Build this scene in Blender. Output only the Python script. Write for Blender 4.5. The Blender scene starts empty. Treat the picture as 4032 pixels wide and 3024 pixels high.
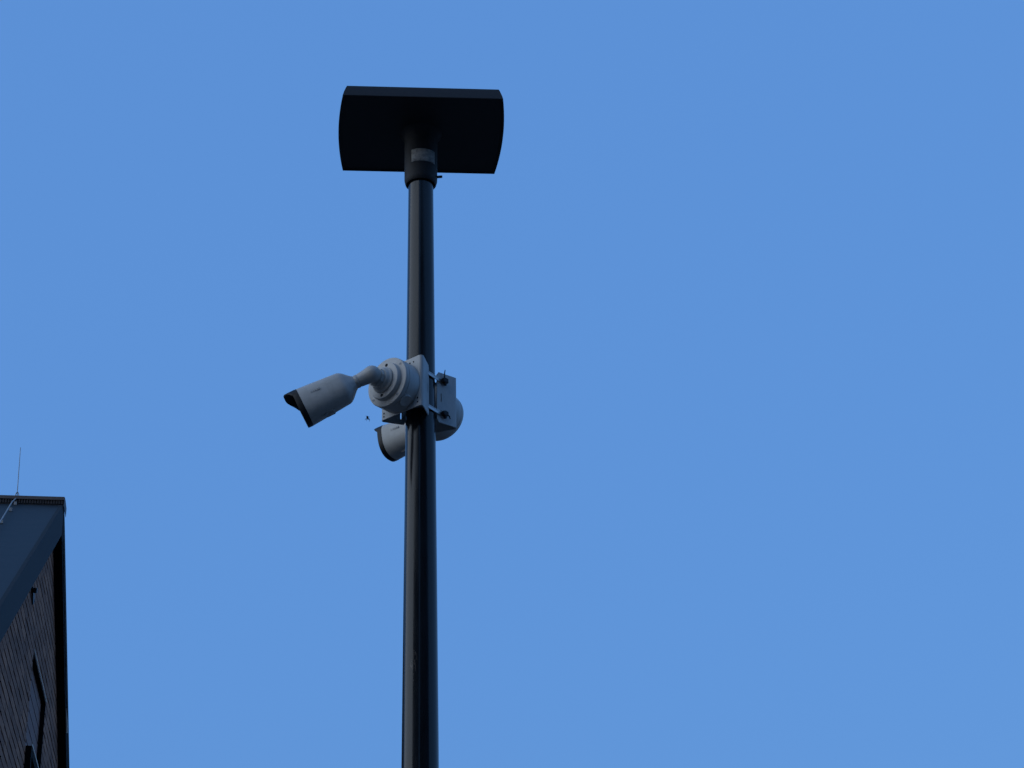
import bpy, bmesh, math, random
from mathutils import Vector, Matrix
R_ = math.radians
scene = bpy.context.scene
col = scene.collection
random.seed(7)

# ---------------------------------------------------------------- camera, sky, sun, exposure
PITCH, ROLL = R_(27.0), R_(-1.15)
fwd = Vector((0, math.cos(PITCH), math.sin(PITCH)))
r0 = Vector((1, 0, 0)); u0 = r0.cross(fwd)
rgt = r0 * math.cos(ROLL) + u0 * math.sin(ROLL)
upv = -r0 * math.sin(ROLL) + u0 * math.cos(ROLL)
cam_d = bpy.data.cameras.new('camera')
cam_d.sensor_width = 36.0
cam_d.lens = 77.0
cam_d.clip_start = 0.05
cam_d.clip_end = 5000.0
cam = bpy.data.objects.new('camera', cam_d)
m = Matrix((rgt, upv, -fwd)).transposed().to_4x4()
m.translation = Vector((0, 0, 1.6))
cam.matrix_world = m
col.objects.link(cam)
scene.camera = cam

SUN_ELEV, SUN_ROT = R_(7.0), R_(-118.0)      # dusk, the sun going down on the left, a little behind us
world = bpy.data.worlds.new('World')
scene.world = world
world.use_nodes = True
wn = world.node_tree
bg = wn.nodes['Background']
sky = wn.nodes.new('ShaderNodeTexSky')
sky.sky_type = 'NISHITA'
sky.sun_disc = False
sky.sun_elevation = SUN_ELEV
sky.sun_rotation = SUN_ROT
sky.ozone_density = 5.2
sky.air_density = 1.7
sky.dust_density = 0.3
# an even blue mixed into the sky colour flattens the clear-sky gradient, all round alike
smix = wn.nodes.new('ShaderNodeMix'); smix.data_type = 'RGBA'
smix.inputs['Factor'].default_value = 0.972
smix.inputs['B'].default_value = (0.0610, 0.160, 0.392, 1)
wn.links.new(sky.outputs[0], smix.inputs['A'])
wn.links.new(smix.outputs['Result'], bg.inputs[0])
bg.inputs[1].default_value = 0.15

sun_d = bpy.data.lights.new('sun', 'SUN')
sun_d.energy = 0.19
sun_d.angle = R_(100)
sun_d.color = (0.94, 0.99, 0.94)
sun = bpy.data.objects.new('sun', sun_d)
sdir = Vector((math.sin(SUN_ROT) * math.cos(SUN_ELEV), math.cos(SUN_ROT) * math.cos(SUN_ELEV), math.sin(SUN_ELEV)))
sun.rotation_euler = sdir.to_track_quat('Z', 'Y').to_euler()
col.objects.link(sun)

vs = scene.view_settings
vs.view_transform = 'Standard'
vs.look = 'None'
vs.gamma = 1.0
vs.exposure = 3.42
vs.use_curve_mapping = False

# ---------------------------------------------------------------- materials
def new_mat(name):
    mt = bpy.data.materials.new(name)
    mt.use_nodes = True
    nt = mt.node_tree
    return mt, nt, nt.nodes['Principled BSDF']

def paint(name, c, rough=0.5, var=0.25, scale=30.0, metal=0.0, bump=0.0, spec=0.5, stretch=(1, 1, 1), dirt=None):
    mt, nt, b = new_mat(name)
    N, L = nt.nodes, nt.links
    tc = N.new('ShaderNodeTexCoord')
    mp = N.new('ShaderNodeMapping'); mp.inputs['Scale'].default_value = stretch
    L.new(tc.outputs['Object'], mp.inputs['Vector'])
    n1 = N.new('ShaderNodeTexNoise'); n1.inputs['Scale'].default_value = scale; n1.inputs['Detail'].default_value = 6
    L.new(mp.outputs[0], n1.inputs['Vector'])
    cr = N.new('ShaderNodeValToRGB')
    cr.color_ramp.elements[0].position = 0.3; cr.color_ramp.elements[1].position = 0.75
    cr.color_ramp.elements[0].color = tuple(v * (1 - var) for v in c) + (1,)
    cr.color_ramp.elements[1].color = tuple(min(1, v * (1 + var)) for v in c) + (1,)
    L.new(n1.outputs['Fac'], cr.inputs['Fac'])
    out = cr.outputs['Color']
    if dirt:
        n2 = N.new('ShaderNodeTexNoise'); n2.inputs['Scale'].default_value = dirt[1]; n2.inputs['Detail'].default_value = 8
        n2.inputs['Roughness'].default_value = 0.7
        mp2 = N.new('ShaderNodeMapping'); mp2.inputs['Scale'].default_value = (1, 1, 0.25)
        L.new(tc.outputs['Object'], mp2.inputs['Vector']); L.new(mp2.outputs[0], n2.inputs['Vector'])
        r2 = N.new('ShaderNodeValToRGB'); r2.color_ramp.elements[0].position = 0.48; r2.color_ramp.elements[1].position = 0.72
        L.new(n2.outputs['Fac'], r2.inputs['Fac'])
        mx = N.new('ShaderNodeMix'); mx.data_type = 'RGBA'
        ml = N.new('ShaderNodeMath'); ml.operation = 'MULTIPLY'; ml.inputs[1].default_value = dirt[2]
        L.new(r2.outputs['Color'], ml.inputs[0]); L.new(ml.outputs[0], mx.inputs['Factor'])
        L.new(out, mx.inputs['A']); mx.inputs['B'].default_value = tuple(dirt[0]) + (1,)
        out = mx.outputs['Result']
    L.new(out, b.inputs['Base Color'])
    rr = N.new('ShaderNodeMapRange'); rr.inputs['To Min'].default_value = max(0.05, rough - 0.08); rr.inputs['To Max'].default_value = min(1, rough + 0.1)
    L.new(n1.outputs['Fac'], rr.inputs['Value']); L.new(rr.outputs[0], b.inputs['Roughness'])
    b.inputs['Metallic'].default_value = metal
    b.inputs['Specular IOR Level'].default_value = spec
    if bump:
        bp = N.new('ShaderNodeBump'); bp.inputs['Strength'].default_value = bump; bp.inputs['Distance'].default_value = 0.002
        L.new(n1.outputs['Fac'], bp.inputs['Height']); L.new(bp.outputs[0], b.inputs['Normal'])
    return mt

M = {}
M['white'] = paint('light_grey_enamel', (0.43, 0.42, 0.395), 0.42, 0.05, 60, dirt=((0.17, 0.16, 0.14), 28, 0.3))
M['box'] = paint('pale_grey_plastic', (0.44, 0.43, 0.41), 0.5, 0.05, 60, dirt=((0.17, 0.16, 0.14), 28, 0.35))
M['plate'] = paint('powder_coated_steel', (0.43, 0.43, 0.42), 0.5, 0.10, 350, bump=0.1, dirt=((0.20, 0.19, 0.17), 18, 0.4))
M['black'] = paint('black_plastic', (0.008, 0.008, 0.009), 0.5, 0.2, 80, spec=0.3)
M['glass'] = paint('dark_glass', (0.006, 0.006, 0.007), 0.08, 0.1, 40, spec=0.6)
M['hole_shade'] = paint('dark_hole', (0.01, 0.01, 0.012), 0.9, 0.1, 80)  # near-black colour stands in for the shade inside holes
M['lum'] = paint('luminaire_paint', (0.016, 0.017, 0.020), 0.6, 0.25, 120, bump=0.06, spec=0.35)
M['steel'] = paint('stainless_band', (0.40, 0.40, 0.40), 0.40, 0.08, 90, metal=1.0)
M['label'] = paint('weathered_label', (0.36, 0.35, 0.33), 0.7, 0.4, 110)
M['alu'] = paint('aluminium_wire', (0.26, 0.26, 0.26), 0.5, 0.1, 60, metal=0.2)
M['roof'] = paint('dark_roof_sheet', (0.010, 0.022, 0.032), 0.65, 0.22, 9, bump=0.12, spec=0.3)
M['barge'] = paint('dark_barge_board', (0.008, 0.014, 0.019), 0.75, 0.5, 26, bump=0.1, spec=0.25)
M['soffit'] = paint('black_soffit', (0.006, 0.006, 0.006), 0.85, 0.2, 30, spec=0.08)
M['cap'] = paint('brown_ridge_cap', (0.075, 0.055, 0.048), 0.6, 0.2, 40)
M['tabs'] = paint('brown_vent_strip', (0.040, 0.030, 0.027), 0.7, 0.2, 40)
M['flash'] = paint('zinc_flashing', (0.80, 0.62, 0.46), 0.5, 0.15, 60)
M['board'] = paint('blue_grey_board', (0.200, 0.085, 0.060), 0.7, 0.18, 12, stretch=(1, 6, 6))
M['mortar'] = paint('dark_mortar', (0.018, 0.017, 0.017), 0.95, 0.3, 60)
M['insect'] = paint('insect_shell', (0.012, 0.011, 0.010), 0.4, 0.2, 900)

def make_pole_mat():
    mt = paint('dark_post_paint', (0.009, 0.011, 0.014), 0.16, 0.3, 45, stretch=(1, 1, 0.12), bump=0.02, spec=0.36)
    nt = mt.node_tree; N, L = nt.nodes, nt.links; b = N['Principled BSDF']
    tc = [n for n in N if n.type == 'TEX_COORD'][0]
    old = b.inputs['Base Color'].links[0].from_socket
    # chipped paint: a shallow patch of scratches about 3.6 m up
    sub = N.new('ShaderNodeVectorMath'); sub.operation = 'SUBTRACT'; sub.inputs[1].default_value = (-0.0155, -0.047, 3.625)
    L.new(tc.outputs['Object'], sub.inputs[0])
    dv = N.new('ShaderNodeVectorMath'); dv.operation = 'DIVIDE'; dv.inputs[1].default_value = (0.010, 0.03, 0.045)
    L.new(sub.outputs[0], dv.inputs[0])
    ln = N.new('ShaderNodeVectorMath'); ln.operation = 'LENGTH'; L.new(dv.outputs[0], ln.inputs[0])
    lt = N.new('ShaderNodeMath'); lt.operation = 'LESS_THAN'; lt.inputs[1].default_value = 1.0; L.new(ln.outputs['Value'], lt.inputs[0])
    mp = N.new('ShaderNodeMapping'); mp.inputs['Scale'].default_value = (1, 1, 0.16); L.new(tc.outputs['Object'], mp.inputs['Vector'])
    nz = N.new('ShaderNodeTexNoise'); nz.inputs['Scale'].default_value = 330; nz.inputs['Detail'].default_value = 3; L.new(mp.outputs[0], nz.inputs['Vector'])
    gt = N.new('ShaderNodeMath'); gt.operation = 'GREATER_THAN'; gt.inputs[1].default_value = 0.56; L.new(nz.outputs['Fac'], gt.inputs[0])
    mu = N.new('ShaderNodeMath'); mu.operation = 'MULTIPLY'; L.new(lt.outputs[0], mu.inputs[0]); L.new(gt.outputs[0], mu.inputs[1])
    mx = N.new('ShaderNodeMix'); mx.data_type = 'RGBA'; L.new(mu.outputs[0], mx.inputs['Factor']); L.new(old, mx.inputs['A'])
    mx.inputs['B'].default_value = (0.075, 0.062, 0.055, 1)
    L.new(mx.outputs['Result'], b.inputs['Base Color'])
    return mt
M['pole'] = make_pole_mat()

def make_brick_mat():
    mt, nt, b = new_mat('dark_brick')
    N, L = nt.nodes, nt.links
    oi = N.new('ShaderNodeObjectInfo'); ge = N.new('ShaderNodeNewGeometry'); tc = N.new('ShaderNodeTexCoord')
    ad = N.new('ShaderNodeMath'); ad.operation = 'ADD'; L.new(oi.outputs['Random'], ad.inputs[0]); L.new(ge.outputs['Random Per Island'], ad.inputs[1])
    fr = N.new('ShaderNodeMath'); fr.operation = 'FRACT'; L.new(ad.outputs[0], fr.inputs[0])
    cr = N.new('ShaderNodeValToRGB')
    e = cr.color_ramp.elements
    e[0].color = (0.200, 0.084, 0.047, 1); e[1].color = (0.390, 0.168, 0.092, 1)
    x = e.new(0.55); x.color = (0.285, 0.122, 0.068, 1)
    L.new(fr.outputs[0], cr.inputs['Fac'])
    nz = N.new('ShaderNodeTexNoise'); nz.inputs['Scale'].default_value = 55; nz.inputs['Detail'].default_value = 8
    L.new(ge.outputs['Position'], nz.inputs['Vector'])
    mr = N.new('ShaderNodeMapRange'); mr.inputs['To Min'].default_value = 0.6; mr.inputs['To Max'].default_value = 1.4; L.new(nz.outputs['Fac'], mr.inputs['Value'])
    mx = N.new('ShaderNodeMix'); mx.data_type = 'RGBA'; mx.blend_type = 'MULTIPLY'; mx.inputs['Factor'].default_value = 1
    L.new(cr.outputs[0], mx.inputs['A']); L.new(mr.outputs[0], mx.inputs['B']); L.new(mx.outputs['Result'], b.inputs['Base Color'])
    b.inputs['Roughness'].default_value = 0.9
    bp = N.new('ShaderNodeBump'); bp.inputs['Strength'].default_value = 0.5; bp.inputs['Distance'].default_value = 0.004
    L.new(nz.outputs['Fac'], bp.inputs['Height']); L.new(bp.outputs[0], b.inputs['Normal'])
    return mt
M['brick'] = make_brick_mat()

# far walls that nobody sees brick by brick
def make_wall_mat(k=1.0):
    mt, nt, b = new_mat('brick_pattern')
    N, L = nt.nodes, nt.links
    tc = N.new('ShaderNodeTexCoord'); sx = N.new('ShaderNodeSeparateXYZ'); L.new(tc.outputs['Object'], sx.inputs[0])
    ad = N.new('ShaderNodeMath'); L.new(sx.outputs[0], ad.inputs[0]); L.new(sx.outputs[1], ad.inputs[1])
    cb = N.new('ShaderNodeCombineXYZ'); L.new(ad.outputs[0], cb.inputs[0]); L.new(sx.outputs[2], cb.inputs[1])
    br = N.new('ShaderNodeTexBrick'); br.inputs['Scale'].default_value = 1; br.inputs['Brick Width'].default_value = 0.2225; br.inputs['Row Height'].default_value = 0.0625
    br.inputs['Mortar Size'].default_value = 0.006
    br.inputs['Color1'].default_value = (0.06 * k, 0.055 * k, 0.053 * k, 1); br.inputs['Color2'].default_value = (0.10 * k, 0.09 * k, 0.085 * k, 1); br.inputs['Mortar'].default_value = (0.018, 0.017, 0.017, 1)
    L.new(cb.outputs[0], br.inputs['Vector']); L.new(br.outputs['Color'], b.inputs['Base Color']); b.inputs['Roughness'].default_value = 0.9
    return mt
M['wall'] = make_wall_mat(0.7)
M['wall2'] = make_wall_mat(3.0)

def make_ground_mat():
    mt, nt, b = new_mat('asphalt')
    N, L = nt.nodes, nt.links
    tc = N.new('ShaderNodeTexCoord'); nz = N.new('ShaderNodeTexNoise'); nz.inputs['Scale'].default_value = 40; nz.inputs['Detail'].default_value = 10
    L.new(tc.outputs['Object'], nz.inputs['Vector'])
    cr = N.new('ShaderNodeValToRGB'); cr.color_ramp.elements[0].color = (0.05, 0.05, 0.05, 1); cr.color_ramp.elements[1].color = (0.12, 0.115, 0.11, 1)
    L.new(nz.outputs['Fac'], cr.inputs['Fac']); L.new(cr.outputs[0], b.inputs['Base Color']); b.inputs['Roughness'].default_value = 0.9
    return mt
M['ground'] = make_ground_mat()

# ---------------------------------------------------------------- helpers
def link(name, me, mat, parent=None, smooth=False, angle=None):
    o = bpy.data.objects.new(name, me)
    col.objects.link(o)
    if mat is not None and len(me.materials) == 0:
        me.materials.append(mat)
    if smooth:
        for p in me.polygons: p.use_smooth = True
        if angle is not None:
            bm = bmesh.new(); bm.from_mesh(me)
            for e in bm.edges:
                if len(e.link_faces) == 2 and e.calc_face_angle(0) > R_(angle): e.smooth = False
            bm.to_mesh(me); bm.free()
    if parent is not None: o.parent = parent
    return o

def from_bm(name, bm, mat, parent=None, smooth=False, angle=35):
    bmesh.ops.recalc_face_normals(bm, faces=bm.faces[:])
    me = bpy.data.meshes.new(name); bm.to_mesh(me); bm.free()
    return link(name, me, mat, parent, smooth, angle)

def empty(name, loc, label=None, cat=None, group=None, rot=(0, 0, 0)):
    o = bpy.data.objects.new(name, None)
    o.empty_display_size = 0.1
    o.location = loc; o.rotation_euler = rot
    col.objects.link(o)
    tag(o, label, cat, group)
    return o

def tag(o, label=None, cat=None, group=None, kind=None):
    if label: o['label'] = label
    if cat: o['category'] = cat
    if group: o['group'] = group
    if kind: o['kind'] = kind
    return o

def box(bm, lo, hi, mat=None):
    vs_ = [bm.verts.new(Vector((x, y, z)) if mat is None else mat @ Vector((x, y, z))) for x in (lo[0], hi[0]) for y in (lo[1], hi[1]) for z in (lo[2], hi[2])]
    for f in ((0, 1, 3, 2), (4, 6, 7, 5), (0, 4, 5, 1), (2, 3, 7, 6), (0, 2, 6, 4), (1, 5, 7, 3)):
        bm.faces.new([vs_[i] for i in f])
    return vs_

def frame(d):
    d = d.normalized()
    a = Vector((0, 0, 1)) if abs(d.z) < 0.9 else Vector((0, 1, 0))
    x = a.cross(d).normalized(); y = d.cross(x)
    return x, y

def loft(bm, rings, cap=(True, True), close=True):
    rv = [[bm.verts.new(p) for p in r] for r in rings]
    n = len(rings[0])
    for a, b in zip(rv, rv[1:]):
        for i in range(n if close else n - 1):
            j = (i + 1) % n
            bm.faces.new((a[i], a[j], b[j], b[i]))
    if cap[0]: bm.faces.new(rv[0][::-1])
    if cap[1]: bm.faces.new(rv[-1])
    return rv

def lathe(bm, o, d, prof, n=48, cap=(True, True)):
    """prof: list of (distance along d, radius)"""
    d = d.normalized(); x, y = frame(d)
    rings = [[o + d * t + (x * math.cos(2 * math.pi * k / n) + y * math.sin(2 * math.pi * k / n)) * r for k in range(n)] for t, r in prof]
    return loft(bm, rings, cap)

def tube(bm, pts, r, n=10, cap=(True, True)):
    pts = [Vector(p) for p in pts]
    rings = []
    px = None
    for i, p in enumerate(pts):
        d = (pts[min(i + 1, len(pts) - 1)] - pts[max(i - 1, 0)]).normalized()
        if px is None: x, y = frame(d)
        else:
            y = d.cross(px).normalized(); x = y.cross(d)
        px = x
        rr = r[i] if isinstance(r, (list, tuple)) else r
        rings.append([p + (x * math.cos(2 * math.pi * k / n) + y * math.sin(2 * math.pi * k / n)) * rr for k in range(n)])
    return loft(bm, rings, cap)

V = Vector
Z = V((0, 0, 1))

# ---------------------------------------------------------------- ground
bm = bmesh.new()
g = 2000
bm.faces.new([bm.verts.new(p) for p in ((-g, -g, 0), (g, -g, 0), (g, g, 0), (-g, g, 0))])
tag(from_bm('ground', bm, M['ground']), kind='structure')

# ---------------------------------------------------------------- brick house with gable towards the post
AL = R_(-7.0)
W = V((math.sin(AL), math.cos(AL), 0))           # along the gable wall, away from us
O_ = V((math.cos(AL), -math.sin(AL), 0))         # out of the gable wall (to the right)
RE = V((-2.8515, 12.6834, 7.2953))               # ridge end
T33 = math.tan(R_(33)); OV = 0.055; BG = 0.20; HALF = 6.3; LEN = 9.0
house = empty('brick_house', (RE.x, RE.y, 0), 'dark brick house with blue-grey pitched roof at the left edge', 'house')
HR = V((RE.x, RE.y, 0))
def hp(o, w, z):                                  # o out of the wall from the verge plane, w along it, z from the ridge -> house-local
    return O_ * o + W * w + Z * (RE.z + z)
def hmat():                                       # columns: out, along, up with origin at the ridge
    return Matrix(((O_.x, W.x, 0, 0), (O_.y, W.y, 0, 0), (0, 0, 1, RE.z), (0, 0, 0, 1)))
HM = hmat()
wall_o = -OV                                      # brick face

# gable wall core (mortar), with the window opening left free
W0, W1, ZT, ZF, ZB = -0.52, 0.41, -1.195, -1.764, -3.05
bm = bmesh.new()
def prism(bm, outline, o0, o1):
    a = [bm.verts.new(hp(o0, w, z)) for w, z in outline]; b = [bm.verts.new(hp(o1, w, z)) for w, z in outline]
    n = len(outline)
    bm.faces.new(a[::-1]); bm.faces.new(b)
    for i in range(n):
        j = (i + 1) % n
        bm.faces.new((a[i], a[j], b[j], b[i]))
top = lambda w: -BG - 0.035 - abs(w) * T33
zg = -RE.z
mo0, mo1 = wall_o - 0.16, wall_o - 0.012
prism(bm, [(-HALF + 0.1, zg), (W0, zg), (W0, top(W0)), (-HALF + 0.1, top(-HALF + 0.1))], mo0, mo1)
prism(bm, [(W1, zg), (HALF - 0.1, zg), (HALF - 0.1, top(HALF - 0.1)), (W1, top(W1))], mo0, mo1)
prism(bm, [(W0, ZT), (W1, ZT), (W1, top(W1)), (0, top(0)), (W0, top(W0))], mo0, mo1)
prism(bm, [(W0, zg), (W1, zg), (W1, ZB), (W0, ZB)], mo0, mo1)
gable = from_bm('gable_wall', bm, M['mortar'], house)
# bricks
CH, BL = 0.0625, 0.2125
BH = 0.0505
def clip_brick(w0, w1, z0, z1):
    """cut a brick by the opening; returns list of boxes"""
    if z1 <= ZB + 1e-4 or z0 >= ZT - 1e-4 or w1 <= W0 or w0 >= W1:
        return [(w0, w1, z0, z1)]
    out = []
    if w0 < W0 - 0.03: out.append((w0, W0, z0, z1))
    if w1 > W1 + 0.03: out.append((W1, w1, z0, z1))
    return out
bricks = []
k = 0
z = top(0) - CH
while z > zg:
    zz = ZT + round((z - ZT) / CH) * CH          # courses run level with the window head
    half = (-zz - BG + 0.01) / T33
    w = -HALF - (0.11 if k % 2 else 0.0) - random.uniform(0, 0.03)
    while w < HALF:
        wa, wb = max(w, -half, -HALF + 0.1), min(w + BL - 0.0015, half, HALF - 0.1)
        if wb - wa > 0.025:
            bricks += clip_brick(wa, wb, zz, zz + BH)
        w += BL
    z -= CH; k += 1
def project(p):
    d = p - V((0, 0, 1.6)); zc = d.dot(fwd)
    return 512 + 2190.2 * d.dot(rgt) / zc, 384 - 2190.2 * d.dot(upv) / zc
def seen(b):
    x, y = project(HR + hp(wall_o, (b[0] + b[1]) / 2, (b[2] + b[3]) / 2))
    return -18 < x < 70 and 500 < y < 800
vis = [b for b in bricks if seen(b)]
vis.sort(key=lambda b: (b[0] + b[1]) / 2 + 2 * abs((b[2] + b[3]) / 2 + 1.4))     # nearest to us and to the picture first
near = set(vis[:300])
cache = {}
def brick_mesh(L, v):
    key = (round(L, 3), v)
    if key not in cache:
        bm = bmesh.new()
        box(bm, (-0.10, -L / 2, -BH / 2), (0, L / 2, BH / 2))
        rr = random.Random(v)
        for vert in bm.verts:
            if vert.co.x > -0.01:
                vert.co.x += rr.uniform(-0.0012, 0.0008); vert.co.z += rr.uniform(-0.0022, 0.0022)
        bmesh.ops.recalc_face_normals(bm, faces=bm.faces[:])
        me = bpy.data.meshes.new('brick'); bm.to_mesh(me); bm.free(); me.materials.append(M['brick'])
        cache[key] = me
    return cache[key]
rest = bmesh.new()
for i, b in enumerate(bricks):
    L = b[1] - b[0]
    c = hp(wall_o + random.uniform(-0.0008, 0.0008), (b[0] + b[1]) / 2, (b[2] + b[3]) / 2)
    if b in near:
        o = bpy.data.objects.new('brick', brick_mesh(L, i % 5)); col.objects.link(o)
        o.parent = gable; o.location = c; o.rotation_euler = (0, random.uniform(-0.008, 0.008), -AL)
    else:
        mm = Matrix.Translation(c) @ Matrix.Rotation(-AL, 4, 'Z')
        box(rest, (-0.10, -L / 2, -BH / 2), (0, L / 2, BH / 2), mm)
tag(from_bm('brickwork', rest, M['brick'], gable), kind='stuff')

# other three walls
bm = bmesh.new()
wt = V((0, 0, 0))
zt = -HALF * T33 - 0.1
for w0_, w1_ in ((-HALF + 0.1, -HALF + 0.35), (HALF - 0.35, HALF - 0.1)):
    box(bm, (-LEN, w0_, zg), (wall_o - 0.165, w1_, zt - 0.1), HM)
prism(bm, [(-HALF + 0.36, zg), (HALF - 0.36, zg), (HALF - 0.36, top(HALF - 0.36)), (0, top(0)), (-HALF + 0.36, top(HALF - 0.36))], -LEN, -LEN + 0.25)
from_bm('side_wall', bm, M['wall'], house)

# roof: two slopes, barge boards, soffits, ridge cap
def slope(sgn):
    bm = bmesh.new()
    t = 0.05
    pr = [(0, 0.0), (sgn * (HALF + 0.35), -(HALF + 0.35) * T33), (sgn * (HALF + 0.35), -(HALF + 0.35) * T33 - t), (0, -t)]
    prism(bm, pr, -LEN - 0.1, -0.022)
    bmesh.ops.translate(bm, verts=bm.verts[:], vec=(0, 0, -0.018))
    return from_bm('roof_slope', bm, M['roof'], house)
slope(-1); slope(1)
for sgn in (-1, 1):
    bm = bmesh.new()
    e = HALF + 0.35
    prism(bm, [(sgn * 0.0005, -0.012), (sgn * e, -e * T33 - 0.012), (sgn * e, -e * T33 - BG - 0.035), (sgn * 0.0005, -BG - 0.035)], -0.021, 0.0)
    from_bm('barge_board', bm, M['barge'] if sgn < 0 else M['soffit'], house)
    bm = bmesh.new()
    prism(bm, [(sgn * 0.0005, -BG - 0.022), (sgn * e, -e * T33 - BG - 0.022), (sgn * e, -e * T33 - BG - 0.032), (sgn * 0.0005, -BG - 0.032)], wall_o - 0.05, -0.0225)
    from_bm('soffit', bm, M['soffit'], house)
# thin drip edge under the far verge
bm = bmesh.new()
prism(bm, [(0.10, -0.165 - 0.10 * T33), (1.36, -0.165 - 1.36 * T33), (1.36, -0.172 - 1.36 * T33), (0.10, -0.172 - 0.10 * T33)], 0.001, 0.006)
from_bm('drip_edge', bm, M['cap'], house)
bm = bmesh.new()
prism(bm, [(1.18, -0.21 - 1.18 * T33), (1.34, -0.225 - 1.34 * T33), (1.36, -0.205 - 1.36 * T33), (1.33, -0.19 - 1.33 * T33)], 0.001, 0.008)
from_bm('seam_clip', bm, M['flash'], house)
# ridge cap and its vent strip
bm = bmesh.new()
cw = 0.085
pr = [(-cw, -0.032), (-cw, -0.010), (-0.03, 0.004), (0.03, 0.004), (cw, -0.010), (cw, -0.032), (cw - 0.006, -0.032), (cw - 0.006, -0.014), (-cw + 0.006, -0.014), (-cw + 0.006, -0.032)]
prism(bm, pr, -LEN - 0.1, 0.006)
cap_o = from_bm('ridge_cap', bm, M['cap'], house)
bm = bmesh.new()
prism(bm, [(-cw - 0.004, -0.012), (cw + 0.004, -0.012), (cw + 0.004, -0.075), (-cw - 0.004, -0.075)], 0.0062, 0.0078)
from_bm('cap_end', bm, M['cap'], cap_o)
bm = bmesh.new()
prism(bm, [(-cw + 0.018, -0.016), (-cw + 0.014, -0.016), (-cw + 0.014, -0.085), (-cw + 0.018, -0.085)], -LEN, 0.004)
x = -0.004
while x > -2.2:
    prism(bm, [(-cw + 0.0138, -0.033), (-cw + 0.004, -0.033), (-cw + 0.004, -0.058), (-cw + 0.0138, -0.058)], x - 0.007, x)
    x -= 0.0165
from_bm('vent_strip', bm, M['tabs'], cap_o)

# window: recessed board panel above, projecting frame below
win = empty('window', (0, 0, 0)); win.parent = house
bh = 0.094
nb = int((ZT - ZF) / bh)
for i in range(nb + 1):
    z1 = ZT - 0.002 - i * bh; z0 = max(z1 - bh + 0.010, ZF - 0.05)
    if z1 - z0 < 0.02: continue
    bm = bmesh.new()
    vs_ = box(bm, (wall_o - 0.06, W0 + 0.002, z0), (wall_o - 0.026, W1 - 0.002, z1), HM)
    for v in vs_:                                   # lap: top of each board leans in
        pass
    from_bm('board', bm, M['board'], win)
bm = bmesh.new()
box(bm, (wall_o - 0.09, W0 + 0.002, ZB), (wall_o - 0.061, W1 - 0.002, ZT - 0.002), HM)
from_bm('board_backing', bm, M['mortar'], win)
bm = bmesh.new()
box(bm, (wall_o + 0.003, W0 - 0.01, ZT - 0.001), (wall_o + 0.006, W1 + 0.012, ZT + 0.005), HM)
from_bm('head_flashing', bm, M['flash'], win)
bm = bmesh.new()
box(bm, (wall_o + 0.0345, W0 + 0.004, ZF - 0.006), (wall_o + 0.038, W1 - 0.004, ZF + 0.004), HM)
from_bm('frame_flashing', bm, M['flash'], win)
bm = bmesh.new()
box(bm, (wall_o - 0.025, W1 - 0.016, ZB), (wall_o + 0.0015, W1 - 0.003, ZT - 0.017), HM)
from_bm('jamb_shade', bm, M['soffit'], win)  # near-black strip, paints in the shade along the far reveal
bm = bmesh.new()
box(bm, (wall_o - 0.025, W0 + 0.003, ZT - 0.016), (wall_o + 0.0015, W1 - 0.003, ZT - 0.004), HM)
from_bm('head', bm, M['soffit'], win)  # near-black strip, paints in the shade under the top of the opening
bm = bmesh.new()
fz0, fz1 = ZB + 0.01, ZF - 0.007
for lo, hi in (((W0 + 0.006, fz0), (W0 + 0.056, fz1)), ((W1 - 0.070, fz0), (W1 - 0.018, fz1)), ((W0 + 0.0565, fz1 - 0.05), (W1 - 0.0705, fz1)), ((W0 + 0.0565, fz0), (W1 - 0.0705, fz0 + 0.05))):
    box(bm, (wall_o - 0.024, lo[0], lo[1]), (wall_o + 0.034, hi[0], hi[1]), HM)
from_bm('frame', bm, M['soffit'], win)
bm = bmesh.new()
box(bm, (wall_o + 0.0, W0 + 0.057, fz0 + 0.051), (wall_o + 0.02, W1 - 0.071, fz1 - 0.051), HM)
from_bm('pane', bm, M['glass'], win)

# small dark hook fixed to the bricks under the verge
bm = bmesh.new()
prism(bm, [(-0.93, -0.955), (-0.82, -0.93), (-0.80, -1.00), (-0.85, -1.035)], wall_o + 0.003, wall_o + 0.010)
prism(bm, [(-0.95, -0.97), (-0.91, -0.955), (-0.91, -0.985), (-0.945, -1.0)], wall_o + 0.0105, wall_o + 0.034)
from_bm('wall_hook', bm, M['black'], house)

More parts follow.
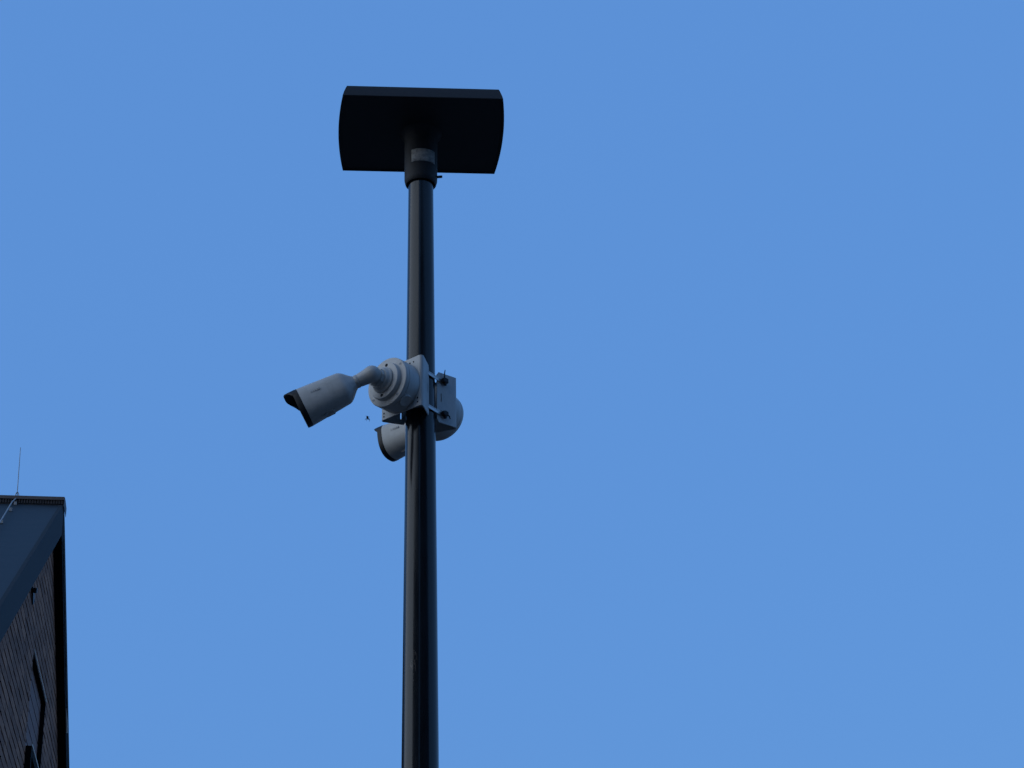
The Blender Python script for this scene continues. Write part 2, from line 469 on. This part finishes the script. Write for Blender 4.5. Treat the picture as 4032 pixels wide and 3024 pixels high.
# ---------------------------------------------------------------- the buildings behind us, mirrored in the glossy post
def block(name, label, x0, x1, y0, y1, h, cols, rows, mat):
    e = empty(name, ((x0 + x1) / 2, (y0 + y1) / 2, 0), label, 'building')
    cx_, cy_ = (x0 + x1) / 2, (y0 + y1) / 2
    a, b = (x1 - x0) / 2, (y1 - y0) / 2
    bm = bmesh.new(); box(bm, (-a, -b, 0), (a, b, h)); from_bm('wall', bm, mat, e)
    bm = bmesh.new(); box(bm, (-a - 0.15, -b - 0.15, h + 0.002), (a + 0.15, b + 0.15, h + 0.35)); from_bm('roof', bm, M['soffit'], e)
    for i in range(cols):
        for j in range(rows):
            x = -a + (i + 0.5) * 2 * a / cols; z_ = 0.9 + j * 2.9
            bm = bmesh.new()
            for lo, hi in (((x - 0.62, z_), (x - 0.55, z_ + 1.5)), ((x + 0.55, z_), (x + 0.62, z_ + 1.5)), ((x - 0.549, z_ + 1.43), (x + 0.549, z_ + 1.5)), ((x - 0.549, z_), (x + 0.549, z_ + 0.07))):
                box(bm, (lo[0], b + 0.002, lo[1]), (hi[0], b + 0.05, hi[1]))
            f = from_bm('window', bm, M['soffit'], e)
            bm = bmesh.new(); box(bm, (x - 0.548, b + 0.002, z_ + 0.071), (x + 0.548, b + 0.02, z_ + 1.429)); from_bm('pane', bm, M['glass'], f)
    return e
block('apartment_block', 'dark brick apartment block behind the photographer, mirrored in the post', -0.4, 24.0, -22.0, -9.0, 14.5, 8, 5, M['wall'])
block('apartment_block', 'lighter brick block behind the photographer on the left, mirrored in the post', -19.0, -3.2, -24.0, -12.0, 14.0, 5, 4, M['wall2'])

# ---------------------------------------------------------------- lightning rod and conductor on the ridge
lr0 = HR + hp(-0.297, 0.0, 0.004)
rod = empty('lightning_rod', lr0, 'thin lightning rod with cable running down the roof of the brick house', 'lightning rod')
def lp(o, w, z): return HR + hp(o, w, z) - lr0
bm = bmesh.new(); tube(bm, [lp(-0.297, 0, 0.0), lp(-0.299, 0, 0.1), lp(-0.301, 0, 0.2), lp(-0.304, 0, 0.363)], [0.0026, 0.0026, 0.0024, 0.0018], 8)
from_bm('rod', bm, M['alu'], rod, True)
bm = bmesh.new()
tube(bm, [lp(-0.297 - 0.010 * math.cos(a), -0.004, 0.022 + 0.026 * math.sin(a)) for a in [math.pi * (-0.15 + 1.3 * k / 12) for k in range(13)]], 0.0030, 8)
from_bm('cable_loop', bm, M['alu'], rod, True)
pts = []
for k in range(26):
    s = k / 25 * 5.2
    zz = -s * T33 + 0.014 + (0.012 if s < 0.1 else 0.006) + 0.008 * math.sin(s * 7) ** 2
    pts.append(lp(-0.290 - 0.008 * math.sin(s * 6), -s - 0.0, zz if s > 0.1 else 0.022 - s * 0.35))
bm = bmesh.new(); tube(bm, pts, 0.0042, 8)
from_bm('conductor_cable', bm, M['alu'], rod, True)
for s in (0.10, 0.30, 0.68, 1.3, 2.0):
    bm = bmesh.new()
    box(bm, (-0.300, -s - 0.006, -s * T33 - 0.0175), (-0.283, -s + 0.006, -s * T33 + 0.004), Matrix.Translation(HR - lr0) @ HM)
    from_bm('cable_clamp', bm, M['alu'], rod)

# ---------------------------------------------------------------- street lamp
AX = V((-0.2665, 5.69, 0))
lamp = empty('street_lamp', AX, 'tall dark street lamp with square flat head on a round post', 'street lamp')
def pr_(z): return (0.0763 + (5.173 - z) * 0.0134) / 2
bm = bmesh.new()
lathe(bm, V((0, 0, 0)), Z, [(0.0, pr_(0)), (1.0, pr_(1)), (2.0, pr_(2)), (3.0, pr_(3)), (4.0, pr_(4)), (5.0, pr_(5)), (5.30, pr_(5.3))], 96)
from_bm('post', bm, M['pole'], lamp, True)
bm = bmesh.new()
ZL = 5.3676
rc = 0.0503
lathe(bm, V((0, 0, 0)), Z, [(5.200, 0.0405), (5.188, 0.0415), (5.186, 0.0440), (5.189, 0.0470), (5.200, 0.0498), (5.206, rc), (5.24, rc), (5.30, rc + 0.0002), (5.345, rc + 0.001), (5.358, rc + 0.006), (ZL + 0.004, rc + 0.016)], 96, (False, False))
collar = from_bm('collar', bm, M['lum'], lamp, True, 50)
bm = bmesh.new()
a = R_(4)
d = V((math.cos(a), -math.sin(a), 0))
lathe(bm, V((0, 0, 5.214)) + d * 0.048, d, [(0, 0.0042), (0.0165, 0.0042), (0.0166, 0.0036), (0.018, 0.0034)], 16)
from_bm('collar_screw', bm, M['black'], collar, True)
# rating label wrapped round the collar
bm = bmesh.new()
rows = []
for z_ in (5.2445, 5.2665, 5.2887):
    rows.append([bm.verts.new((math.sin(R_(p)) * (rc + 0.0012), -math.cos(R_(p)) * (rc + 0.0012), z_)) for p in range(-31, 58, 4)])
for a_, b_ in zip(rows, rows[1:]):
    for i in range(len(a_) - 1): bm.faces.new((a_[i], a_[i + 1], b_[i + 1], b_[i]))
lab = from_bm('rating_label', bm, M['label'], collar, True)
sm = lab.modifiers.new('thickness', 'SOLIDIFY'); sm.thickness = 0.0008
# housing: flat barrel-sided plate
def plan(hw, hd, bulge, n=14):
    p = []
    for k in range(n + 1):                        # right side, near -> far
        t = -1 + 2 * k / n
        p.append((hw + bulge * (1 - t * t), t * hd))
    for k in range(n + 1):
        t = 1 - 2 * k / n
        p.append((-hw - bulge * (1 - t * t), t * hd))
    return p
yaw = R_(4.5)
cy, sy = math.cos(yaw), math.sin(yaw)
def ring(hw, hd, bl, z_): return [V((x * cy - y * sy, x * sy + y * cy, z_)) for x, y in plan(hw, hd, bl)]
bm = bmesh.new()
hw, hd, bl = 0.2413, 0.2101, 0.0135
rings = [ring(hw - 0.008, hd - 0.006, bl, ZL + 0.004), ring(hw - 0.0055, hd - 0.004, bl, ZL), ring(hw - 0.001, hd - 0.0008, bl, ZL), ring(hw, hd, bl, ZL + 0.0015), ring(hw - 0.0035, hd - 0.003, bl, ZL + 0.016),
         ring(hw - 0.009, hd - 0.0075, bl, ZL + 0.034), ring(hw - 0.012, hd - 0.0095, bl, ZL + 0.041), ring(hw - 0.016, hd - 0.013, bl, ZL + 0.043), ring(0.10, 0.08, 0.01, ZL + 0.052)]
loft(bm, rings)
from_bm('lamp_housing', bm, M['lum'], lamp, True, 28)

# ---------------------------------------------------------------- mounting brackets (bent sheet, strapped to the post)
def nn(a): return V((math.sin(R_(a)), math.cos(R_(a)), 0))
def tt(a): return V((math.cos(R_(a)), -math.sin(R_(a)), 0))
ZC = 4.462; BW = 0.165; BHH = 0.081; FS = 0.083; FLEN = 0.078; FANG = 29.0; TH = 0.0026
def sheet_profile():
    """plan path of the sheet in bracket axes (x along tangent, y outward), with the normal at each station"""
    rb = 0.007; P = []
    n = 5
    half = BW / 2
    turn = R_(90 + 0) - R_(FANG) + 0          # face direction -> flange direction
    tl = rb * math.tan((math.pi / 2 - 0) / 2 * 0 + (R_(90 + FANG)) / 2)
    tl = rb * math.tan(R_(90 + FANG) / 2)
    out = []
    # right half, from face middle to flange end
    fd = V((-math.sin(R_(FANG)), -math.cos(R_(FANG)), 0))      # flange runs back and inward
    c = V((half - tl, FS - rb, 0))
    right = [(V((0, FS, 0)), V((0, 1, 0))), (V((half * 0.5, FS, 0)), V((0, 1, 0)))]
    tot = 90 + FANG
    for k in range(n + 1):
        a = R_(90 - tot * k / n)
        nv = V((math.cos(a), math.sin(a), 0))
        right.append((c + nv * rb, nv))
    end = right[-1][0]; nv = right[-1][1]
    fl = FLEN - tl
    for f in (0.30, 0.74, 0.80, 0.90, 1.0):
        right.append((end + fd * fl * f, nv))
    left = [(V((-p.x, p.y, 0)), V((-q.x, q.y, 0))) for p, q in right[1:]][::-1]
    return left + right
def make_bracket(name, ang, label):
    e = empty(name, AX + Z * (ZC - BHH), label, 'bracket', 'camera brackets strapped to the post')
    prof = sheet_profile(); N = len(prof)
    nrm, tan = nn(ang), tt(ang)
    zl = [-1.0, -0.80, -0.50, -0.17, 0.17, 0.50, 0.80, 1.0]
    hole = {(2, 3), (N - 4, 3), (N - 4, 1), (N - 4, 5)}
    bm = bmesh.new()
    def pos(i, j, s):
        p, q = prof[i]
        q = p + q * (TH / 2 * s)
        ch = 0.88 if i in (0, N - 1) else 1.0
        zz = BHH * (zl[j] if abs(zl[j]) < 1 else zl[j] * ch)
        return tan * q.x + nrm * q.y + Z * (BHH + zz)
    vt = {(i, j, s): bm.verts.new(pos(i, j, s)) for i in range(N) for j in range(len(zl)) for s in (-1, 1)}
    cells = [(i, j) for i in range(N - 1) for j in range(len(zl) - 1) if (i, j) not in hole]
    cs = set(cells)
    for i, j in cells:
        for s in (-1, 1):
            f = [vt[i, j, s], vt[i + 1, j, s], vt[i + 1, j + 1, s], vt[i, j + 1, s]]
            bm.faces.new(f if s > 0 else f[::-1])
        for (di, dj), (a, b) in (((-1, 0), ((i, j), (i, j + 1))), ((1, 0), ((i + 1, j), (i + 1, j + 1))), ((0, -1), ((i, j), (i + 1, j))), ((0, 1), ((i, j + 1), (i + 1, j + 1)))):
            if (i + di, j + dj) not in cs:
                bm.faces.new((vt[a + (-1,)], vt[b + (-1,)], vt[b + (1,)], vt[a + (1,)]))
    from_bm('plate', bm, M['plate'], e, True, 30)
    for x, z_ in ((-0.050, 0.066), (-0.036, 0.066), (-0.066, -0.055), (-0.066, -0.068), (0.066, -0.062), (0.066, -0.072), (0.05, 0.066), (0.036, 0.066)):
        bm = bmesh.new()
        lathe(bm, tan * x + nrm * (FS + TH / 2 - 0.0006) + Z * (BHH + z_), nrm, [(0, 0.0026), (0.0012, 0.0026)], 14)
        from_bm('screw_hole', bm, M['hole_shade'], e)  # solid disc, its dark colour painted as the hole's shade
    return e
make_bracket('mounting_bracket', 220, 'pale steel bracket on the side of the post facing us, behind the left round box')
make_bracket('mounting_bracket', 22, 'pale steel bracket on the far right side of the post, its slotted flange showing')

# ---------------------------------------------------------------- round junction boxes
def make_jbox(ang, label):
    e = empty('junction_box', AX + nn(ang) * (FS + TH / 2 + 0.0005) + Z * (ZC - 0.004), label, 'junction box', 'round junction boxes under the cameras')
    d = nn(ang); s0 = FS + TH / 2 + 0.0005
    bm = bmesh.new()
    RB = 0.0755
    D1 = 0.142 - s0
    lathe(bm, V((0, 0, 0)), d, [(0, RB - 0.001), (0.002, RB), (D1 - 0.016, RB), (D1 - 0.0155, RB - 0.0012), (D1 - 0.0145, RB - 0.0012), (D1 - 0.014, RB), (D1 - 0.003, RB), (D1 - 0.0008, RB - 0.001), (D1, RB - 0.003)], 96)
    body = from_bm('box_body', bm, M['box'], e, True, 30)
    bm = bmesh.new()
    lathe(bm, d * D1, d, [(-0.002, 0.0575), (0.003, 0.0572), (0.0125, 0.0555), (0.0145, 0.0548), (0.0150, 0.0530)], 80)
    lid = from_bm('cover_disc', bm, M['box'], e, True, 30)
    t_ = tt(ang)
    for a in (52, 142, 232, 322):
        p = t_ * (math.cos(R_(a)) * 0.0665) + Z * (math.sin(R_(a)) * 0.0665)
        bm = bmesh.new(); lathe(bm, p + d * (D1 - 0.001), d, [(0, 0.0036), (0.0016, 0.0036), (0.0022, 0.0028), (0.0008, 0.0016)], 16)
        from_bm('lid_screw', bm, M['steel'], body, True, 30)
    for a in (75, 175, 262):
        p = t_ * (-math.cos(R_(a)) * 0.046) + Z * (math.sin(R_(a)) * 0.046)
        bm = bmesh.new(); lathe(bm, p + d * (D1 + 0.0140), d, [(0, 0.0050), (0.0014, 0.0050)], 18)
        from_bm('recess_hole', bm, M['hole_shade'], lid, True, 30)  # dark disc on the cover, painted shade of a recess
    # threaded plug low on the round side
    for a in (-55,):
        q = -t_ * math.cos(R_(a)) + Z * math.sin(R_(a))
        bm = bmesh.new(); lathe(bm, q * (RB - 0.002) + d * 0.026, q, [(0, 0.0185), (0.0045, 0.0185), (0.0056, 0.0172), (0.0050, 0.0155)], 32)
        from_bm('side_plug', bm, M['box'], body, True, 30)
    return e
make_jbox(220, 'round pale junction box between the left camera and its bracket')
make_jbox(22, 'round pale junction box mostly hidden behind the right-hand bracket')

# ---------------------------------------------------------------- security cameras
def sect(a, bt, bl_, n=48):
    out = []
    for k in range(n):
        th = 2 * math.pi * k / n
        c, s = math.cos(th), math.sin(th)
        ex = 2 / 3.0 if s > 0 else 2 / 2.3
        y = a * math.copysign(abs(c) ** (2 / 3.0 if s > 0 else 2 / 2.5), c)
        z_ = (bt if s > 0 else bl_) * math.copysign(abs(s) ** ex, s)
        out.append((y, z_))
    return out
SA, SBT, SBL = 0.0495, 0.0512, 0.0580
def body_ring(x, f, round_r=None, dz=0.0):
    """f 0 = round neck of radius round_r, 1 = full section"""
    full = sect(SA, SBT, SBL); n = len(full); out = []
    for k, (y, z_) in enumerate(full):
        th = 2 * math.pi * k / n
        if round_r is not None:
            y = y * f + math.cos(th) * round_r * (1 - f); z_ = z_ * f + math.sin(th) * round_r * (1 - f)
        k2 = min(1.0, 0.83 + 0.17 * max(0.0, x - 0.085) / 0.12)    # the body widens towards the front
        if f > 0.01: y, z_ = y * k2, z_ * k2
        out.append(V((x, y, z_ + dz)))
    return out
cam_meshes = {}
def cam_parts():
    P = []
    # arm with ball
    bm = bmesh.new()
    lathe(bm, V((0, 0, 0)), V((1, 0, 0)), [(-0.0255, 0.003), (-0.024, 0.0095), (-0.019, 0.0178), (-0.010, 0.0238), (0.0, 0.0255), (0.009, 0.0238), (0.014, 0.0226), (0.026, 0.0208), (0.040, 0.0194), (0.0405, 0.0186), (0.0415, 0.0186)], 40)
    P.append(('arm', bm, 'white', None, True, 40))
    bm = bmesh.new()
    rr = [body_ring(0.0420, 0, 0.0190), body_ring(0.0450, 0, 0.0200)]
    for t in (0.15, 0.3, 0.45, 0.6, 0.72, 0.82, 0.91, 1.0):
        f = 0.5 - 0.5 * math.cos(math.pi * t)
        f = f ** 0.9
        rr.append(body_ring(0.045 + 0.047 * t, f, 0.0200))
    for x in (0.13, 0.17, 0.2095): rr.append(body_ring(x, 1))
    rr.append(body_ring(0.2112, 0.985, 0.05))
    loft(bm, rr)
    P.append(('body', bm, 'white', None, True, 40))
    # black front cap, its hood longer on top
    bm = bmesh.new()
    sc_ = lambda r, s: [V((p.x, p.y * s, p.z * s)) for p in r]
    base = sect(SA, SBT, SBL)
    def hood(s, x0, ext):
        out = []
        for y, z_ in base:
            out.append(V((x0, y * s, z_ * s)))
        return out
    loft(bm, [hood(0.97, 0.2107, 0), hood(1.006, 0.2114, 0), hood(1.008, 0.217, 0.004), hood(1.0, 0.2262, 0.0150), hood(0.985, 0.2275, 0.0160), hood(0.955, 0.2272, 0.0150), hood(0.945, 0.2260, 0.004), hood(0.94, 0.2240, 0)])
    P.append(('front_cap', bm, 'black', None, True, 40))
    # peaked visor over the lens
    bm = bmesh.new()
    nv = 24; ym = 0.0478
    def arch(y): return SBT * 1.008 * (1 - min(1, abs(y) / (SA * 1.008)) ** 3) ** (1 / 3)
    rows = []
    for k in range(nv + 1):
        y = -ym + 2 * ym * k / nv
        ext = 0.0265 * (1 - (abs(y) / 0.0495) ** 3.2)
        rows.append([V((x, y, arch(y) * sc + 0.0006 - dz)) for x, sc, dz in ((0.2165, 1, 0), (0.2262 + ext * 0.6, 1, 0), (0.2262 + ext, 0.995, 0.0003), (0.2262 + ext, 0.99, 0.003), (0.2262 + ext * 0.6, 0.98, 0.0035), (0.2165, 0.98, 0.0035))])
    loft(bm, rows)
    P.append(('hood', bm, 'black', None, True, 40))
    bm = bmesh.new()
    loft(bm, [hood(0.93, 0.2241, 0), hood(0.93, 0.2255, 0), hood(0.915, 0.2262, 0)])
    P.append(('front_glass', bm, 'glass', None, True, 40))
    bm = bmesh.new(); lathe(bm, V((0.2263, 0, 0.008)), V((1, 0, 0)), [(0, 0.021), (0.0012, 0.021), (0.0016, 0.019), (0.0008, 0.016), (0.0004, 0.004)], 32)
    P.append(('lens', bm, 'black', 'front_glass', True, 40))
    # memory card cover below
    bm = bmesh.new()
    for lo, hi in (((0.140, -0.013, -0.0570), (0.168, 0.013, -0.0485)), ((0.144, -0.008, -0.0592), (0.158, 0.008, -0.0571))):
        vs_ = box(bm, lo, hi)
    bmesh.ops.bevel(bm, geom=bm.edges[:], offset=0.0014, segments=2, affect='EDGES')
    P.append(('service_cover', bm, 'white', None, True, 40))
    for sx in (0.1405, 0.1690):
        bm = bmesh.new(); lathe(bm, V((sx + 0.001, 0.008, -0.0565)), V((0, 0, -1)), [(0, 0.0034), (0.0022, 0.0034), (0.0026, 0.002)], 12)
        P.append(('cover_screw', bm, 'steel', 'service_cover', True, 40))
    # raised maker's plate on both sides, worn plain
    for s in (-1, 1):
        bm = bmesh.new()
        for k, wd in enumerate((0.0040, 0.0028, 0.0034, 0.0026, 0.0038)):
            x = 0.150 + k * 0.0062
            box(bm, (x, s * 0.0466 - 0.0016, 0.005), (x + wd, s * 0.0466 + 0.0016, 0.0105))
        P.append(('embossed_mark', bm, 'mark', None, False, 0))
    return P
M['mark'] = paint('faint_grey_print', (0.33, 0.33, 0.33), 0.5, 0.05, 60)
_parts = None
def make_camera(loc, az, tilt, label, mount_a, mount_to):
    e = empty('security_camera', loc, label, 'security camera', 'security cameras on the post')
    d = V((math.sin(R_(az)) * math.cos(R_(tilt)), math.cos(R_(az)) * math.cos(R_(tilt)), -math.sin(R_(tilt))))
    y = Z.cross(d).normalized(); z_ = d.cross(y)
    mw = Matrix((d, y, z_)).transposed()
    e.rotation_euler = mw.to_euler()
    made = {}
    for nm, bm, mt, par, smo, ang in cam_parts():
        o = from_bm(nm, bm, M[mt], made.get(par, e), smo, ang)
        made[nm] = o
    inv = mw.transposed()
    # wall base: hub, nut and socket from the junction box out to the ball
    dm = nn(mount_a)
    def add(nm, bm, mt='white', par=None):
        for v in bm.verts: v.co = inv @ (v.co - loc)
        return from_bm(nm, bm, M[mt], par or e, True, 30)
    b0 = mount_to
    ax_ = (loc - b0)
    ln = ax_.length; axd = ax_.normalized()
    bm = bmesh.new(); lathe(bm, b0, dm, [(0.0, 0.0385), (0.002, 0.0390), (0.006, 0.0385), (0.010, 0.034), (0.0185, 0.0315), (0.0205, 0.0295)], 64)
    hub = add('base', bm)
    bm = bmesh.new(); lathe(bm, b0 + dm * 0.0205, axd, [(-0.004, 0.0275), (0.009, 0.0275), (0.0105, 0.0262)], 8)
    add('lock_nut', bm, 'white', hub)
    bm = bmesh.new(); lathe(bm, b0, axd, [(0.024, 0.0205), (ln - 0.016, 0.0225), (ln - 0.011, 0.0236), (ln - 0.007, 0.0236), (ln - 0.006, 0.0222)], 48)
    add('ball_socket', bm)
    return e
s_base = 0.142 + 0.0152
EA = AX + nn(220) * 0.205 + Z * 4.459
make_camera(EA, -84, 25, 'pale bullet camera with black hood, tilted down at the left of the post', 220, AX + nn(220) * s_base + Z * (ZC - 0.004))
EB = AX + nn(22) * 0.2 + Z * 4.491
make_camera(EB, -58, 8, 'lower pale bullet camera half hidden behind the post', 22, AX + nn(22) * s_base + Z * (ZC - 0.004))

# ---------------------------------------------------------------- steel bands
def flange_point(ang, side, f):
    fd = V((-side * math.sin(R_(FANG)), -math.cos(R_(FANG)), 0))
    p = V((side * BW / 2, FS, 0)) + fd * FLEN * f
    return tt(ang) * p.x + nn(ang) * p.y
def make_band(zb, label, tail):
    e = empty('strap_band', AX + Z * zb, label, 'strap', 'steel bands round the post')
    out = 0.0022
    aR = flange_point(220, -1, 0.93); bN = flange_point(22, 1, 0.80); bF = flange_point(22, -1, 0.80); aL = flange_point(220, 1, 0.93)
    rp = pr_(zb) + 0.0035
    path = [aR * 1.045, bN * 1.045]
    for a in (48, 35, 22, 9, -4): path.append(nn(a) * (rp + 0.004))
    path += [bF * 1.045, aL * 1.045]
    for a in (246, 233, 220, 207, 194): path.append(nn(a) * (rp + 0.004))
    n = len(path)
    bm = bmesh.new()
    hgt, th = 0.0115, 0.0011
    secs = []
    for i, p in enumerate(path):
        d = (path[(i + 1) % n] - path[i - 1]).normalized(); nx = V((d.y, -d.x, 0))
        if nx.dot(p) < 0: nx = -nx
        sec = [(-hgt / 2, -th), (-hgt / 2, th), (-hgt / 2 + 0.002, th), (-hgt / 2 + 0.0025, th * 0.2), (hgt / 2 - 0.0025, th * 0.2), (hgt / 2 - 0.002, th), (hgt / 2, th), (hgt / 2, -th)]
        secs.append([p + nx * b + Z * a for a, b in sec])
    rv = [[bm.verts.new(q) for q in s] for s in secs]
    for i in range(n):
        a, b = rv[i], rv[(i + 1) % n]
        for k in range(8):
            l = (k + 1) % 8
            bm.faces.new((a[k], a[l], b[l], b[k]))
    from_bm('band', bm, M['steel'], e)
    # buckle with its screw, sitting against the flange of the far bracket
    fdir = (flange_point(22, 1, 0) - flange_point(22, 1, 1)).normalized()
    out_ = V((fdir.y, -fdir.x, 0))
    c = bN + fdir * 0.010 + out_ * 0.0085
    mm = Matrix(((fdir.x, out_.x, 0, c.x), (fdir.y, out_.y, 0, c.y), (0, 0, 1, 0), (0, 0, 0, 1)))
    bm = bmesh.new()
    box(bm, (-0.011, -0.0065, -0.0075), (0.008, 0.006, 0.0075), mm)
    bmesh.ops.bevel(bm, geom=bm.edges[:], offset=0.002, segments=2, affect='EDGES')
    bk = from_bm('buckle', bm, M['black'], e, True, 40)
    bm = bmesh.new()
    lathe(bm, c - fdir * 0.001 - Z * 0.014, Z, [(0, 0.0045), (0.006, 0.0048), (0.022, 0.0048), (0.023, 0.0042)], 8)
    from_bm('buckle_screw', bm, M['black'], bk)
    bm = bmesh.new()
    if tail:
        tube(bm, [c - fdir * 0.004 + Z * 0.006, c - fdir * 0.003 + Z * 0.024, c - fdir * 0.001 + Z * 0.036], [0.0024, 0.0018, 0.0012], 8)
    else:
        tube(bm, [c + fdir * 0.006, c + fdir * 0.014 - Z * 0.004, c + fdir * 0.017 - Z * 0.012], [0.0024, 0.0022, 0.0014], 8)
    from_bm('strap_tail', bm, M['black'], bk)
    return e
make_band(4.5167, 'upper steel band joining the two camera brackets', True)
make_band(4.4094, 'lower steel band joining the two camera brackets', False)

# ---------------------------------------------------------------- insect in the air
bm = bmesh.new()
lathe(bm, V((0, 0, 0)), V((0.25, 0, -1)), [(-0.0052, 0.0004), (-0.0045, 0.0016), (-0.003, 0.0026), (0, 0.0031), (0.002, 0.0024), (0.003, 0.0016), (0.0045, 0.0019), (0.006, 0.0015), (0.0068, 0.0004)], 14)
for pts in ([(0.001, 0, -0.003), (0.0042, 0, -0.0055), (0.0062, 0.001, -0.0125)], [(0, 0, -0.003), (-0.0028, 0, -0.006), (-0.0032, 0.001, -0.011)],
            [(-0.001, 0, -0.001), (-0.005, 0.001, -0.0035), (-0.0078, 0.001, -0.0075)], [(-0.001, 0, 0.002), (-0.0035, 0, 0.0045), (-0.0045, 0, 0.0065)],
            [(0.001, 0.001, 0.001), (0.004, 0.001, 0.003), (0.006, 0.001, 0.0015)], [(0.001, 0.001, -0.002), (0.005, 0.001, -0.004), (0.0072, 0, -0.009)]):
    tube(bm, pts, [0.0007, 0.0006, 0.0004], 6)
ins = from_bm('insect', bm, M['insect'], None, True, 60)
ins.location = (-0.4128, 5.59, 4.3505)
tag(ins, 'tiny dark insect hanging in the air below the left camera', 'insect')
